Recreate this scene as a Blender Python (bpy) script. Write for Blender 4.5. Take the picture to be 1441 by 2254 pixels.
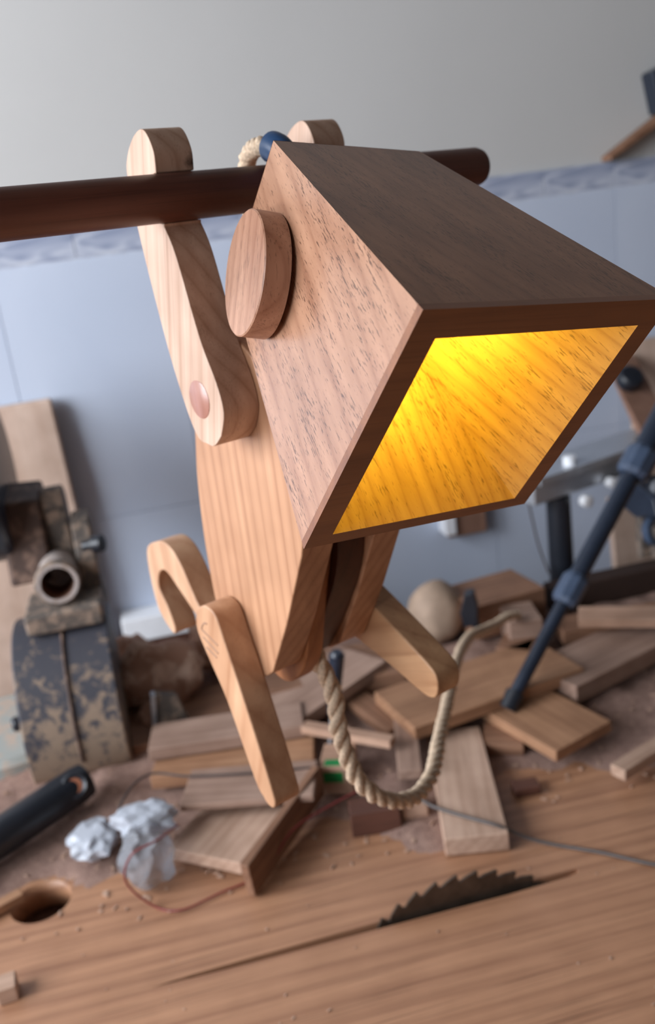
import bpy, bmesh, math, random
from mathutils import Vector, Matrix, noise
R = math.radians
for o in list(bpy.data.objects): bpy.data.objects.remove(o)
S = bpy.context.scene
COL = S.collection
random.seed(7)

# ------------------------------------------------------------------ camera
def camera():
    p, y, r = R(17.4), R(10.5), R(7.6)
    F = Vector((math.cos(p)*math.sin(y), math.cos(p)*math.cos(y), -math.sin(p)))
    R0 = Vector((math.cos(y), -math.sin(y), 0)); U0 = R0.cross(F)
    rt = R0*math.cos(r) - U0*math.sin(r); up = R0*math.sin(r) + U0*math.cos(r)
    cd = bpy.data.cameras.new('camera'); co = bpy.data.objects.new('camera', cd); COL.objects.link(co)
    m = Matrix((rt, up, -F)).transposed().to_4x4(); m.translation = (0, 0, 0.6)
    co.matrix_world = m
    cd.sensor_fit = 'AUTO'; cd.sensor_width = 36; cd.lens = 36*2000/2254
    cd.clip_start = 0.01
    cd.dof.use_dof = True; cd.dof.focus_distance = 0.40; cd.dof.aperture_fstop = 8.0
    S.camera = co
camera()

# ------------------------------------------------------------------ world, daylight, added fill, exposure
W = bpy.data.worlds.new('world'); S.world = W; W.use_nodes = True
W.node_tree.nodes['Background'].inputs[0].default_value = (0.62, 0.74, 1.0, 1)
W.node_tree.nodes['Background'].inputs[1].default_value = 0.5
def area(name, loc, target, sx, sy, watts, col):
    l = bpy.data.lights.new(name, 'AREA'); l.shape = 'RECTANGLE'; l.size = sx; l.size_y = sy
    l.energy = watts; l.color = col
    o = bpy.data.objects.new(name, l); COL.objects.link(o); o.location = loc
    o.rotation_euler = (Vector(target)-Vector(loc)).to_track_quat('-Z', 'Z').to_euler()
    return o
area('window_side_light', (-1.58, 0.55, 0.95), (0.0, 0.55, 0.75), 1.3, 1.1, 62, (0.90, 0.94, 1.0))
area('window_side_light', (-1.58, -0.66, 0.95), (0.0, -0.3, 0.75), 1.05, 1.1, 22, (0.90, 0.94, 1.0))  # added fill from the window side to brighten the back wall
S.view_settings.view_transform = 'Standard'; S.view_settings.look = 'None'
S.view_settings.gamma = 1; S.view_settings.use_curve_mapping = False
S.view_settings.exposure = 0.0

# ------------------------------------------------------------------ materials
def srgb(c):
    return tuple((v/255/12.92 if v/255 <= 0.04045 else ((v/255+0.055)/1.055)**2.4) for v in c) + (1,)
class NT:
    def __init__(s, name):
        s.m = bpy.data.materials.new(name); s.m.use_nodes = True; s.t = s.m.node_tree
        s.b = s.t.nodes['Principled BSDF']
    def n(s, t, **kw):
        x = s.t.nodes.new(t)
        for k, v in kw.items():
            if hasattr(x, k) and k not in ('Scale', 'Detail'): setattr(x, k, v)
        return x
    def l(s, a, b): s.t.links.new(a, b)
    def coord(s, rot=(0,0,0), scale=(1,1,1), loc=(0,0,0)):
        tc = s.n('ShaderNodeTexCoord'); m1 = s.n('ShaderNodeMapping'); m2 = s.n('ShaderNodeMapping')
        m1.inputs['Rotation'].default_value = rot; m1.inputs['Location'].default_value = loc
        m2.inputs['Scale'].default_value = scale
        s.l(tc.outputs['Object'], m1.inputs[0]); s.l(m1.outputs[0], m2.inputs[0]); return m2.outputs[0]
    def noise(s, vec, scale, detail=4, rough=0.55, dist=0):
        x = s.n('ShaderNodeTexNoise'); x.inputs['Scale'].default_value = scale; x.inputs['Detail'].default_value = detail
        x.inputs['Roughness'].default_value = rough; x.inputs['Distortion'].default_value = dist
        if vec: s.l(vec, x.inputs['Vector'])
        return x.outputs['Fac']
    def ramp(s, fac, stops):
        r = s.n('ShaderNodeValToRGB'); e = r.color_ramp.elements
        while len(e) < len(stops): e.new(0.5)
        for i, (p, c) in enumerate(stops):
            e[i].position = p; e[i].color = c if len(c) == 4 else tuple(c)+(1,)
        s.l(fac, r.inputs[0]); return r.outputs[0]
    def mix(s, fac, a, b, mode='MIX'):
        x = s.n('ShaderNodeMix', data_type='RGBA', blend_type=mode)
        for inp, v in ((x.inputs[0], fac), (x.inputs[6], a), (x.inputs[7], b)):
            if hasattr(v, 'is_output'): s.l(v, inp)
            else: inp.default_value = v
        return x.outputs[2]
    def bump(s, h, strength=0.2, dist=0.001):
        x = s.n('ShaderNodeBump'); x.inputs['Strength'].default_value = strength; x.inputs['Distance'].default_value = dist
        s.l(h, x.inputs['Height']); s.l(x.outputs[0], s.b.inputs['Normal'])
    def col(s, c):
        if hasattr(c, 'is_output'): s.l(c, s.b.inputs['Base Color'])
        else: s.b.inputs['Base Color'].default_value = c
    def set(s, **kw):
        for k, v in kw.items(): s.b.inputs[k.replace('_', ' ')].default_value = v
        return s

def wood(name, light, dark, axis='z', freq=1.0, rot=(0,0,0), pores=0.5, rings=0.5, rough=0.5, coat=0.0, loc=(0,0,0), spots=(), stretch=0.05, rs=70, dist=3.0, ps=1300, vary=1.0):
    t = NT(name)
    k = {'x': (stretch, 1, 1), 'y': (1, stretch, 1), 'z': (1, 1, stretch)}[axis]
    v = t.coord(rot, tuple(a*freq for a in k), loc)
    n1 = t.noise(v, 110, 5, 0.6, 0.3)
    k2 = {'x': (stretch*0.3, 1, 1), 'y': (1, stretch*0.3, 1), 'z': (1, 1, stretch*0.3)}[axis]
    n2 = t.noise(t.coord(rot, tuple(a*freq for a in k2), loc), ps, 3, 0.55)
    dens = t.noise(v, 90, 2)
    w = t.n('ShaderNodeTexWave', wave_type='BANDS', bands_direction='DIAGONAL', wave_profile='SAW')
    w.inputs['Scale'].default_value = rs; w.inputs['Distortion'].default_value = dist; w.inputs['Detail'].default_value = 3
    w.inputs['Detail Scale'].default_value = 0.35; w.inputs['Detail Roughness'].default_value = 0.6
    t.l(v, w.inputs['Vector'])
    base = t.ramp(n1, [(0.28, dark), (0.66, light)])
    mid = tuple((a*0.6+b*0.4) for a, b in zip(light, dark))
    c = t.mix(rings, base, t.ramp(w.outputs['Fac'], [(0.0, dark), (0.16, mid), (0.55, light), (0.9, mid), (1.0, dark)]))
    sub = t.n('ShaderNodeMath', operation='MULTIPLY_ADD'); t.l(dens, sub.inputs[0]); sub.inputs[1].default_value = 0.35; t.l(n2, sub.inputs[2])
    pore = t.ramp(sub.outputs[0], [(0.50, (1,1,1)), (0.60, (0,0,0))])
    drk = tuple(a*0.42 for a in dark[:3])+(1,)
    x = t.n('ShaderNodeMath', operation='MULTIPLY'); t.l(pore, x.inputs[0]); x.inputs[1].default_value = pores
    c = t.mix(x.outputs[0], c, drk)
    big = t.noise(t.coord((0,0,0), (1,1,1), loc), 22, 2)
    c = t.mix(vary, c, t.mix(1.0, c, t.ramp(big, [(0.3, (0.84,0.80,0.76)), (0.7, (1.06,1.05,1.04))]), 'MULTIPLY'))
    for (p, rad, sc_) in spots:                                # knots and burn marks
        tc = t.n('ShaderNodeTexCoord'); mp = t.n('ShaderNodeMapping')
        mp.inputs['Scale'].default_value = sc_
        mp.inputs['Location'].default_value = tuple(-a*b for a, b in zip(p, sc_))
        t.l(tc.outputs['Object'], mp.inputs[0])
        ln = t.n('ShaderNodeVectorMath', operation='LENGTH'); t.l(mp.outputs[0], ln.inputs[0])
        ad = t.n('ShaderNodeMath', operation='MULTIPLY_ADD'); t.l(t.noise(tc.outputs['Object'], 300, 3), ad.inputs[0])
        ad.inputs[1].default_value = rad*1.2; t.l(ln.outputs['Value'], ad.inputs[2])
        mr = t.n('ShaderNodeMapRange'); mr.inputs[1].default_value = rad*0.9; mr.inputs[2].default_value = rad*1.8; mr.inputs[3].default_value = 1; mr.inputs[4].default_value = 0
        t.l(ad.outputs[0], mr.inputs[0])
        c = t.mix(mr.outputs[0], c, srgb((38, 22, 16)))
    t.col(c); t.bump(n2, 0.2, 0.0002)
    t.set(Roughness=rough, Coat_Weight=coat, Coat_Roughness=0.22)
    return t.m

def plain(name, c, rough=0.5, metal=0.0, var=0.12, scale=60, bump=0.0):
    t = NT(name); n = t.noise(t.coord(), scale, 4)
    lo = tuple(a*(1-var) for a in c[:3])+(1,); hi = tuple(min(1, a*(1+var)) for a in c[:3])+(1,)
    t.col(t.ramp(n, [(0.3, lo), (0.7, hi)])); t.set(Roughness=rough, Metallic=metal)
    if bump: t.bump(n, bump, 0.002)
    return t.m
def dusty(name, c, dust, amt=0.5, scale=50, rough=0.7, grad=None):
    t = NT(name); v = t.coord(); n = t.noise(v, scale, 5, 0.65, 0.6)
    f = n
    if grad:                                                   # settled dust: thicker on the low lip of the guard
        sp = t.n('ShaderNodeSeparateXYZ'); tc = t.n('ShaderNodeTexCoord'); t.l(tc.outputs['Object'], sp.inputs[0])
        mr = t.n('ShaderNodeMapRange'); mr.inputs[1].default_value = grad[0]; mr.inputs[2].default_value = grad[1]
        mr.inputs[3].default_value = 0.20; mr.inputs[4].default_value = -0.10
        t.l(sp.outputs['Z'], mr.inputs[0])
        a = t.n('ShaderNodeMath', operation='ADD'); t.l(n, a.inputs[0]); t.l(mr.outputs[0], a.inputs[1]); f = a.outputs[0]
    t.col(t.mix(t.ramp(f, [(0.62-amt*0.3, (0,0,0)), (0.70-amt*0.2, (1,1,1))]), c, dust))
    t.bump(n, 0.3, 0.001); t.set(Roughness=rough); return t.m

M = {}
L0 = srgb
M['oak'] = wood('oak_head', L0((184,140,112)), L0((140,96,72)), 'z', 1.0, pores=0.95, rings=0.45, rough=0.36, coat=0.35, rs=46, dist=6.0, stretch=0.035, ps=1200)
M['oak_top'] = wood('oak_head_top', L0((160,114,84)), L0((122,82,58)), 'z', 1.0, pores=0.7, rings=0.3, rough=0.42, coat=0.3, loc=(0.3,0.2,0), rs=60)
M['oak_in'] = wood('oak_inside', L0((212,176,112)), L0((168,126,74)), 'z', 1.0, pores=0.7, rings=0.5, rough=0.6, loc=(0.5,0,0), rs=70, dist=2.0, stretch=0.025, ps=1000, vary=0.3)
M['rim'] = wood('rim_wood', L0((146,92,54)), L0((112,66,38)), 'x', 0.6, pores=0.2, rings=0.3, rough=0.4, coat=0.3)
M['ear'] = wood('ear_wood', L0((186,142,116)), L0((140,94,70)), 'y', 0.9, rot=(R(40),0,0), pores=0.5, rings=0.4, rough=0.5, coat=0.15, rs=60, dist=4)
M['ash'] = wood('arm_wood', L0((206,176,156)), L0((164,128,104)), 'z', 0.9, rot=(R(-16),0,0), pores=0.25, rings=0.5, rough=0.55, rs=60, dist=2.0, stretch=0.03, spots=[((-0.0405,-0.004,0.016), 0.005, (1,1,1))])
M['body'] = wood('body_wood', L0((198,152,118)), L0((156,110,80)), 'z', 0.8, pores=0.2, rings=0.55, rough=0.5, rs=80, dist=1.2, stretch=0.02)
M['body2'] = wood('body_inner_wood', L0((176,116,72)), L0((128,76,44)), 'z', 0.7, pores=0.25, rings=0.4, rough=0.5, stretch=0.03)
M['walnut_shade'] = wood('walnut_shade', L0((86,48,32)), L0((52,27,18)), 'z', 0.8, pores=0.4, rings=0.4, rough=0.5, stretch=0.03)  # dark walnut tone also stands in for shade in the plank recess
M['leg'] = wood('leg_wood', L0((206,164,130)), L0((162,112,78)), 'z', 0.6, rot=(R(-20),0,0), pores=0.12, rings=0.35, rough=0.5, rs=50, dist=2.5, stretch=0.04, spots=[((-0.045,-0.0085,-0.334), 0.0018, (0.8,1,2.2))])
M['leg2'] = wood('leg_wood_far', L0((206,164,124)), L0((150,104,70)), 'y', 0.6, rot=(R(18),0,0), pores=0.2, rings=0.4, rough=0.5, rs=50, stretch=0.04, spots=[((0.057,-0.0580,-0.2900), 0.0036, (0.7,0.5,0.8))])
M['tail'] = wood('tail_wood', L0((212,174,142)), L0((172,126,94)), 'z', 0.6, pores=0.12, rings=0.35, rough=0.5, rs=50, stretch=0.05)
M['plug'] = wood('plug_wood', L0((186,134,118)), L0((150,100,84)), 'z', 0.8, pores=0.5, rings=0.3, rough=0.35, coat=0.3)
M['dowel'] = wood('dowel_wood', L0((112,66,50)), L0((84,48,36)), 'x', 0.8, pores=0.3, rings=0.3, rough=0.5)
M['groove'] = plain('engraving', L0((150,118,96)), 0.8)
M['jute'] = plain('jute', L0((206,182,156)), 0.95, var=0.3, scale=500, bump=0.4)
M['tape'] = plain('blue_tape', L0((34,66,104)), 0.4)
M['socket'] = plain('socket_black', L0((30,30,32)), 0.5)
tb = NT('bulb_glow'); tb.col((1,0.8,0.4,1)); tb.b.inputs['Emission Color'].default_value = (1.0, 0.80, 0.09, 1); tb.b.inputs['Emission Strength'].default_value = 24; M['bulb'] = tb.m
# room
M['paint'] = plain('wall_paint', L0((200,200,198)), 0.9, var=0.03, scale=3)
M['plaster'] = plain('low_bounce_plaster', L0((112,106,102)), 0.9, var=0.06, scale=4)  # colour of the unseen walls and ceiling darkened to cut bounced light
M['floor'] = plain('concrete', L0((120,112,106)), 0.9, var=0.15, scale=12)
M['grout'] = plain('grout', L0((206,212,224)), 0.9)
tt = NT('wall_tile'); n_ = tt.noise(tt.coord(), 3, 3, 0.5, 0.8); tt.col(tt.ramp(n_, [(0.35, L0((196,207,226))), (0.65, L0((206,216,233)))])); tt.set(Roughness=0.3); M['tile'] = tt.m
tt = NT('border_tile'); v_ = tt.coord((0,0,R(0)), (14,1,55)); n_ = tt.noise(v_, 0.8, 2, 0.4, 1.6)
tt.col(tt.ramp(n_, [(0.36, L0((150,160,184))), (0.50, L0((182,190,208))), (0.62, L0((206,212,224)))])); tt.set(Roughness=0.3); M['border'] = tt.m
# table and debris
M['table'] = wood('table_laminate', L0((184,138,106)), L0((138,96,72)), 'x', 0.8, pores=0.5, rings=0.5, rough=0.45, coat=0.03, stretch=0.035, rs=40, dist=9.0, ps=800, vary=0.5)
M['dark_edge'] = plain('dark_edge', L0((52,34,26)), 0.8)
PIL = [((192,158,136),(156,120,98)), ((176,134,102),(140,100,74)), ((168,140,124),(132,104,90)), ((150,112,88),(112,78,58)), ((200,170,150),(164,132,112))]
for i, (a, b) in enumerate(PIL):
    M['off%d' % i] = wood('offcut_wood_%d' % i, L0(a), L0(b), 'x', 0.7, pores=0.3, rings=0.4, rough=0.75)
M['offdark'] = wood('offcut_dark', L0((104,66,52)), L0((74,44,34)), 'x', 0.7, pores=0.3, rings=0.3, rough=0.7)
M['sheet'] = wood('plywood_sheet', L0((214,190,174)), L0((196,168,150)), 'z', 0.3, pores=0.1, rings=0.3, rough=0.7)
M['sheetdark'] = wood('brown_board', L0((150,114,96)), L0((122,90,74)), 'z', 0.4, pores=0.2, rings=0.3, rough=0.7)
t_ = NT('sawdust'); n_ = t_.noise(t_.coord(), 90, 6, 0.7); n2_ = t_.noise(t_.coord(), 700, 3)
t_.col(t_.mix(0.35, t_.ramp(n_, [(0.3, L0((112,82,74))), (0.7, L0((178,144,128)))]), t_.ramp(n2_, [(0.35, L0((100,70,62))), (0.65, L0((206,176,160)))])))
t_.bump(n2_, 0.8, 0.003); t_.set(Roughness=0.95); M['sawdust'] = t_.m
M['steel'] = plain('saw_steel', L0((92,80,70)), 0.45, 0.7, 0.25, 80)
M['black'] = plain('black_plastic', L0((30,34,42)), 0.35)
M['blue_black'] = plain('blue_black_plastic', L0((34,42,56)), 0.3)
M['collar'] = plain('grey_blue_plastic', L0((66,80,102)), 0.35)
M['alu'] = plain('aluminium', L0((186,190,196)), 0.35, 0.6, 0.06)
M['white'] = plain('white_plastic', L0((244,246,250)), 0.4, var=0.02)
M['guard'] = dusty('dusty_guard', L0((62,62,70)), L0((142,122,104)), 0.42, 75, 0.55, (0.02, 0.17))
M['mach'] = dusty('dusty_grey_metal', L0((92,84,78)), L0((150,130,114)), 0.5, 60)
M['machb'] = dusty('dusty_brown_housing', L0((74,56,48)), L0((120,96,82)), 0.35, 50)
M['pipe'] = dusty('dusty_pipe', L0((190,180,176)), L0((168,150,138)), 0.5, 50)
M['pipe_in'] = plain('pipe_inside', L0((120,82,62)), 0.8)
M['casting'] = dusty('base_casting', L0((150,154,150)), L0((176,156,140)), 0.4, 40)
M['orange'] = plain('orange_wood_dust', L0((168,104,74)), 0.8)
M['lump'] = dusty('rough_root_wood', L0((170,132,112)), L0((222,192,172)), 0.5, 35, 0.9)
M['pale_lump'] = plain('pale_turned_wood', L0((168,144,124)), 0.7, var=0.2, scale=30)
M['green'] = plain('green_sticker', L0((16,128,62)), 0.5)
M['yellow'] = plain('yellow_plastic', L0((226,176,70)), 0.4)
M['red'] = plain('red_wire', L0((128,50,48)), 0.5)
M['wire'] = plain('dark_wire', L0((66,54,52)), 0.5)
M['wire_grey'] = plain('grey_cable', L0((86,80,78)), 0.5)
t_ = NT('thin_plastic'); t_.col((0.50,0.53,0.58,1)); t_.set(Roughness=0.22, Transmission_Weight=0.55, IOR=1.15, Alpha=0.75); M['bagclear'] = t_.m
t_ = NT('white_plastic_film'); t_.col((0.46,0.49,0.55,1)); t_.set(Roughness=0.35, Transmission_Weight=0.15); M['bagwhite'] = t_.m
t_ = NT('window_glass'); t_.col((1,1,1,1)); t_.set(Roughness=0.02, Transmission_Weight=1.0, IOR=1.02, Alpha=0.15); M['glass'] = t_.m

# ------------------------------------------------------------------ mesh helpers
def link(name, me, mats, parent=None, smooth=None, bevel=0, seg=2):
    o = bpy.data.objects.new(name, me); COL.objects.link(o)
    for m in (mats if isinstance(mats, (list, tuple)) else [mats]): me.materials.append(M[m])
    if parent: o.parent = parent
    if bevel:
        b = o.modifiers.new('bevel', 'BEVEL'); b.width = bevel; b.segments = seg; b.limit_method = 'ANGLE'; b.angle_limit = R(35); b.harden_normals = True
    if smooth:
        for p in me.polygons: p.use_smooth = True
        if smooth < 3:
            for e in me.edges: pass
            bm = bmesh.new(); bm.from_mesh(me)
            for e in bm.edges:
                if len(e.link_faces) == 2 and e.calc_face_angle(0) > smooth: e.smooth = False
            bm.to_mesh(me); bm.free()
    return o
def mesh(name, vs, fs):
    me = bpy.data.meshes.new(name); me.from_pydata([tuple(v) for v in vs], [], fs)
    bm = bmesh.new(); bm.from_mesh(me); bmesh.ops.recalc_face_normals(bm, faces=bm.faces); bm.to_mesh(me); bm.free()
    return me
def hexa(name, a, b, mats, parent=None, bevel=0):            # a: 4 pts, b: 4 pts
    return link(name, mesh(name, list(a)+list(b), [(0,1,2,3),(7,6,5,4),(0,4,5,1),(1,5,6,2),(2,6,7,3),(3,7,4,0)]), mats, parent, bevel=bevel)
def box(name, lo, hi, mats, parent=None, bevel=0):
    (x0,y0,z0),(x1,y1,z1) = lo, hi
    return hexa(name, [(x0,y0,z0),(x1,y0,z0),(x1,y1,z0),(x0,y1,z0)], [(x0,y0,z1),(x1,y0,z1),(x1,y1,z1),(x0,y1,z1)], mats, parent, bevel)
def prism(name, prof, x0, x1, mats, parent=None, bevel=0.0012, smooth=0.6):   # (y,z) outline extruded along x
    n = len(prof)
    vs = [(x0,y,z) for y,z in prof]+[(x1,y,z) for y,z in prof]
    fs = [tuple(range(n)), tuple(range(2*n-1, n-1, -1))]+[(i,(i+1)%n,n+(i+1)%n,n+i) for i in range(n)]
    return link(name, mesh(name, vs, fs), mats, parent, smooth=smooth, bevel=bevel)
def catmull(p, n=6, closed=True):
    out = []; m = len(p)
    for i in range(m if closed else m-1):
        q = [Vector(p[(i+k) % m] if closed else p[min(max(i+k,0),m-1)]) for k in (-1,0,1,2)]
        for j in range(n):
            t = j/n
            out.append(0.5*((2*q[1])+(q[2]-q[0])*t+(2*q[0]-5*q[1]+4*q[2]-q[3])*t*t+(3*q[1]-q[0]-3*q[2]+q[3])*t**3))
    if not closed: out.append(Vector(p[-1]))
    return out
def frames(pts):
    T = []
    for i in range(len(pts)):
        T.append((pts[min(i+1,len(pts)-1)]-pts[max(i-1,0)]).normalized())
    u = T[0].orthogonal().normalized(); out = []
    for t in T:
        u = (u-t*u.dot(t)).normalized(); out.append((t,u,t.cross(u)))
    return out
def tube_data(pts, rad, k=10):
    pts = [Vector(p) for p in pts]; fr = frames(pts); vs = []; fs = []
    for i, p in enumerate(pts):
        r = rad[i] if isinstance(rad, (list, tuple)) else rad
        for j in range(k):
            a = 2*math.pi*j/k; vs.append(p+(fr[i][1]*math.cos(a)+fr[i][2]*math.sin(a))*r)
    for i in range(len(pts)-1):
        for j in range(k):
            fs.append((i*k+j, i*k+(j+1)%k, (i+1)*k+(j+1)%k, (i+1)*k+j))
    fs.append(tuple(range(k))[::-1]); fs.append(tuple(range((len(pts)-1)*k, len(pts)*k)))
    return vs, fs
def tube(name, pts, rad, mats, parent=None, k=10, smooth=0.9):
    vs, fs = tube_data(pts, rad, k); return link(name, mesh(name, vs, fs), mats, parent, smooth=smooth)
def rope(name, pts, r, mats, parent=None, turns=60, strands=3, k=7, fuzz=0.0):
    pts = [Vector(p) for p in pts]; fr = frames(pts); VS = []; FS = []
    L = [0]
    for i in range(1, len(pts)): L.append(L[-1]+(pts[i]-pts[i-1]).length)
    for s in range(strands):
        path = []
        for i, p in enumerate(pts):
            a = 2*math.pi*(s/strands+L[i]*turns)
            w = 1+fuzz*noise.noise(p*120+Vector((s*9,0,0)))
            path.append(p+(fr[i][1]*math.cos(a)+fr[i][2]*math.sin(a))*r*0.52*w)
        vs, fs = tube_data(path, r*0.56, k); o = len(VS); VS += vs; FS += [tuple(q+o for q in f) for f in fs]
    return link(name, mesh(name, VS, FS), mats, parent, smooth=3.1)
def lathe(name, prof, origin, axis, mats, parent=None, k=32, smooth=0.6, bevel=0, ring=False):   # prof: (radius, distance along axis); ring closed if first radius > 0
    ax = Vector(axis).normalized(); u = ax.orthogonal().normalized(); v = ax.cross(u); o = Vector(origin); vs = []; fs = []
    for r, h in prof:
        for j in range(k):
            a = 2*math.pi*j/k; vs.append(o+ax*h+(u*math.cos(a)+v*math.sin(a))*max(r,1e-5))
    n = len(prof)
    for i in range(n-1):
        for j in range(k): fs.append((i*k+j, i*k+(j+1)%k, (i+1)*k+(j+1)%k, (i+1)*k+j))
    if ring:
        for j in range(k): fs.append(((n-1)*k+j, (n-1)*k+(j+1)%k, (j+1)%k, j))
    else:
        fs.append(tuple(range(k))[::-1]); fs.append(tuple(range((n-1)*k, n*k)))
    return link(name, mesh(name, vs, fs), mats, parent, smooth=smooth, bevel=bevel)
def blob(name, loc, size, mats, parent=None, amp=0.25, freq=3.0, sub=3, seed=0, rot=0, ridged=False):
    bm = bmesh.new(); bmesh.ops.create_icosphere(bm, subdivisions=sub, radius=1)
    for v in bm.verts:
        d = noise.fractal(v.co*freq+Vector((seed*7.3,seed*3.1,0)), 1.0, 2.0, 4)
        if ridged: d = abs(noise.noise(v.co*freq+Vector((seed,0,0))))*2-0.6+0.4*abs(noise.noise(v.co*freq*2.3))
        v.co *= 1+amp*d
        v.co = Vector((v.co.x*size[0], v.co.y*size[1], v.co.z*size[2]))
    me = bpy.data.meshes.new(name); bm.to_mesh(me); bm.free()
    o = link(name, me, mats, parent, smooth=(0.12 if ridged else 3.1)); o.location = loc; o.rotation_euler = (0,0,rot); return o
def tag(o, label, cat, group=None):
    o['label'] = label; o['category'] = cat
    if group: o['group'] = group
    return o
def struct(o):
    o['kind'] = 'structure'; return o
def empty(name, loc=(0,0,0), rz=0):
    e = bpy.data.objects.new(name, None); COL.objects.link(e); e.location = loc; e.rotation_euler = (0,0,rz); e.empty_display_size = 0.05; return e

# ------------------------------------------------------------------ the room
ZF, ZC, XL, XR, YB, YF = -0.85, 1.75, -1.62, 2.2, 1.458, -1.8
struct(box('floor', (XL-0.1,YF-0.1,ZF-0.1), (XR+0.1,YB+0.1,ZF), 'floor'))
struct(box('ceiling', (XL-0.1,YF-0.1,ZC), (XR+0.1,YB+0.1,ZC+0.1), 'plaster'))
wb = struct(box('wall_back', (XL-0.1,YB,ZF), (XR+0.1,YB+0.1,ZC), 'paint'))
struct(box('wall_right', (XR,YF,ZF), (XR+0.1,YB,ZC), 'plaster'))
def holed(name, y0, y1, z0, z1, a0, a1, b0, b1, x, th, axis):
    vs = []; q = [(y0,z0),(y1,z0),(y1,z1),(y0,z1)]; h = [(a0,b0),(a1,b0),(a1,b1),(a0,b1)]
    for d in (0, th):
        for (u, w) in q+h: vs.append((x+d,u,w) if axis == 'x' else (u,x+d,w))
    fs = []
    for i in range(4):
        j = (i+1)%4
        fs += [(i,j,4+j,4+i),(8+i,8+j,12+j,12+i),(i,j,8+j,8+i),(4+i,4+j,12+j,12+i)]
    return struct(link(name, mesh(name, vs, fs), 'plaster'))
holed('wall_left', YF, YB, ZF, ZC, -1.22, 1.22, 0.38, 1.52, XL-0.1, 0.1, 'x')
struct(box('wall_front', (XL,YF-0.1,ZF), (XR,YF,ZC), 'plaster'))
w1 = struct(box('window_1', (XL-0.075,-1.218,0.382), (XL-0.07,1.218,1.518), 'glass'))
for lo, hi in (((-1.218,0.382),(-1.17,1.518)), ((1.17,0.382),(1.218,1.518)), ((-1.17,0.382),(1.17,0.43)), ((-1.17,1.47),(1.17,1.518)), ((-0.135,0.43),(-0.105,1.47))):
    box('window_frame', (XL-0.09,lo[0],lo[1]), (XL-0.05,hi[0],hi[1]), 'white', w1)
# tiled dado on the back wall: tall field tiles and a marbled border course, joints recessed
bm_t = mesh('tile', [(0,0,0)], [])
def tile_mesh(w, h, name, mat, th=0.008):
    me = mesh(name, [(0,0,0),(w,0,0),(w,0,h),(0,0,h),(0.0004,-th,0.0004),(w-0.0004,-th,0.0004),(w-0.0004,-th,h-0.0004),(0.0004,-th,h-0.0004)],
              [(4,5,6,7),(0,1,5,4),(1,2,6,5),(2,3,7,6),(3,0,4,7)])
    me.materials.append(M[mat]); return me
tm, bmn = tile_mesh(0.2496, 0.3992, 'tile', 'tile'), tile_mesh(0.1245, 0.0392, 'border_tile', 'border')
for i in range(-5, 9):
    for r in range(4):
        h0 = 0.598-0.4*(r+1)
        if h0 < ZF: continue
        o = bpy.data.objects.new('wall_tile', tm); COL.objects.link(o); o.location = (0.069+0.25*i, YB, h0); o.parent = wb
for i in range(-10, 18):
    o = bpy.data.objects.new('border_tile', bmn); COL.objects.link(o); o.location = (0.069+0.125*i, YB, 0.6); o.parent = wb
o = box('tile_bedding', (XL+0.3,YB-0.006,ZF), (XR-0.05,YB,0.636), 'grout', wb)
# white trunking and brown batten low on the wall
tag(box('cable_trunking', (-0.100,YB-0.060,-0.004), (0.16,YB-0.008,0.036), 'white', bevel=0.002), 'white plastic trunking strip along the tiled wall behind the saw', 'trunking')
tag(box('wall_batten', (-0.100,YB-0.055,-0.05), (0.16,YB-0.008,-0.005), 'offdark', bevel=0.002), 'dark brown wooden batten under the white trunking strip', 'batten')

# ------------------------------------------------------------------ saw table
tbl = empty('saw_table', (0.3, 0.7, ZF)); tag(tbl, 'wood-grain saw table with a blade slot and a round hole', 'table')
top = box('table_top', (-0.95,-0.05,-0.03), (1.45,1.27,0.0), ['table'], None)
def cut(target, cutter):
    m = target.modifiers.new('cut', 'BOOLEAN'); m.object = cutter; m.operation = 'DIFFERENCE'; m.solver = 'EXACT'
    dg = bpy.context.evaluated_depsgraph_get(); me = bpy.data.meshes.new_from_object(target.evaluated_get(dg))
    target.modifiers.clear(); target.data = me; bpy.data.objects.remove(cutter)
SY = 0.657
sl = [(-0.086,SY-0.0016),(-0.05,SY-0.0034),(0.0,SY-0.0046),(0.10,SY-0.0056),(0.24,SY-0.0075),(0.30,SY-0.006),(0.312,SY-0.003),(0.312,SY+0.001),(0.20,SY+0.0026),(0.10,SY+0.0024),(0.0,SY+0.0016),(-0.05,SY+0.0008)]
n = len(sl)
c1 = link('slot_cutter', mesh('c', [(x,y,-0.1) for x,y in sl]+[(x,y,0.1) for x,y in sl], [tuple(range(n)), tuple(range(2*n-1,n-1,-1))]+[(i,(i+1)%n,n+(i+1)%n,n+i) for i in range(n)]), 'table')
c2 = lathe('hole_cutter', [(0.030,-0.1),(0.030,0.1)], (-0.1895,0.806,0), (0,0,1), 'table', k=40)
cut(top, c1); cut(top, c2)
def keep(o, par):                                               # parent without moving
    o.parent = par; o.matrix_parent_inverse = Matrix.Translation(-Vector(par.location)) if par.rotation_euler.z == 0 else par.matrix_world.inverted(); return o
keep(top, tbl)
for x in (-0.9, 1.36):
    for y in (0.0, 1.18): keep(box('table_leg', (x,y,ZF), (x+0.05,y+0.05,-0.03), 'offdark', bevel=0.002), tbl)
keep(box('apron', (-0.9,1.21,-0.12), (1.4,1.23,-0.03), 'offdark'), tbl)
keep(box('apron', (-0.9,0.02,-0.12), (1.4,0.04,-0.03), 'offdark'), tbl)
keep(box('slot_dark_sheet', (-0.12,0.60,-0.26), (0.40,0.72,-0.24), 'dark_edge'), tbl)  # unseen dark sheet added under the slot so it shows black
keep(box('dust_tray', (-0.27,0.73,-0.055), (-0.11,0.88,-0.045), 'sawdust'), tbl)
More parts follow.
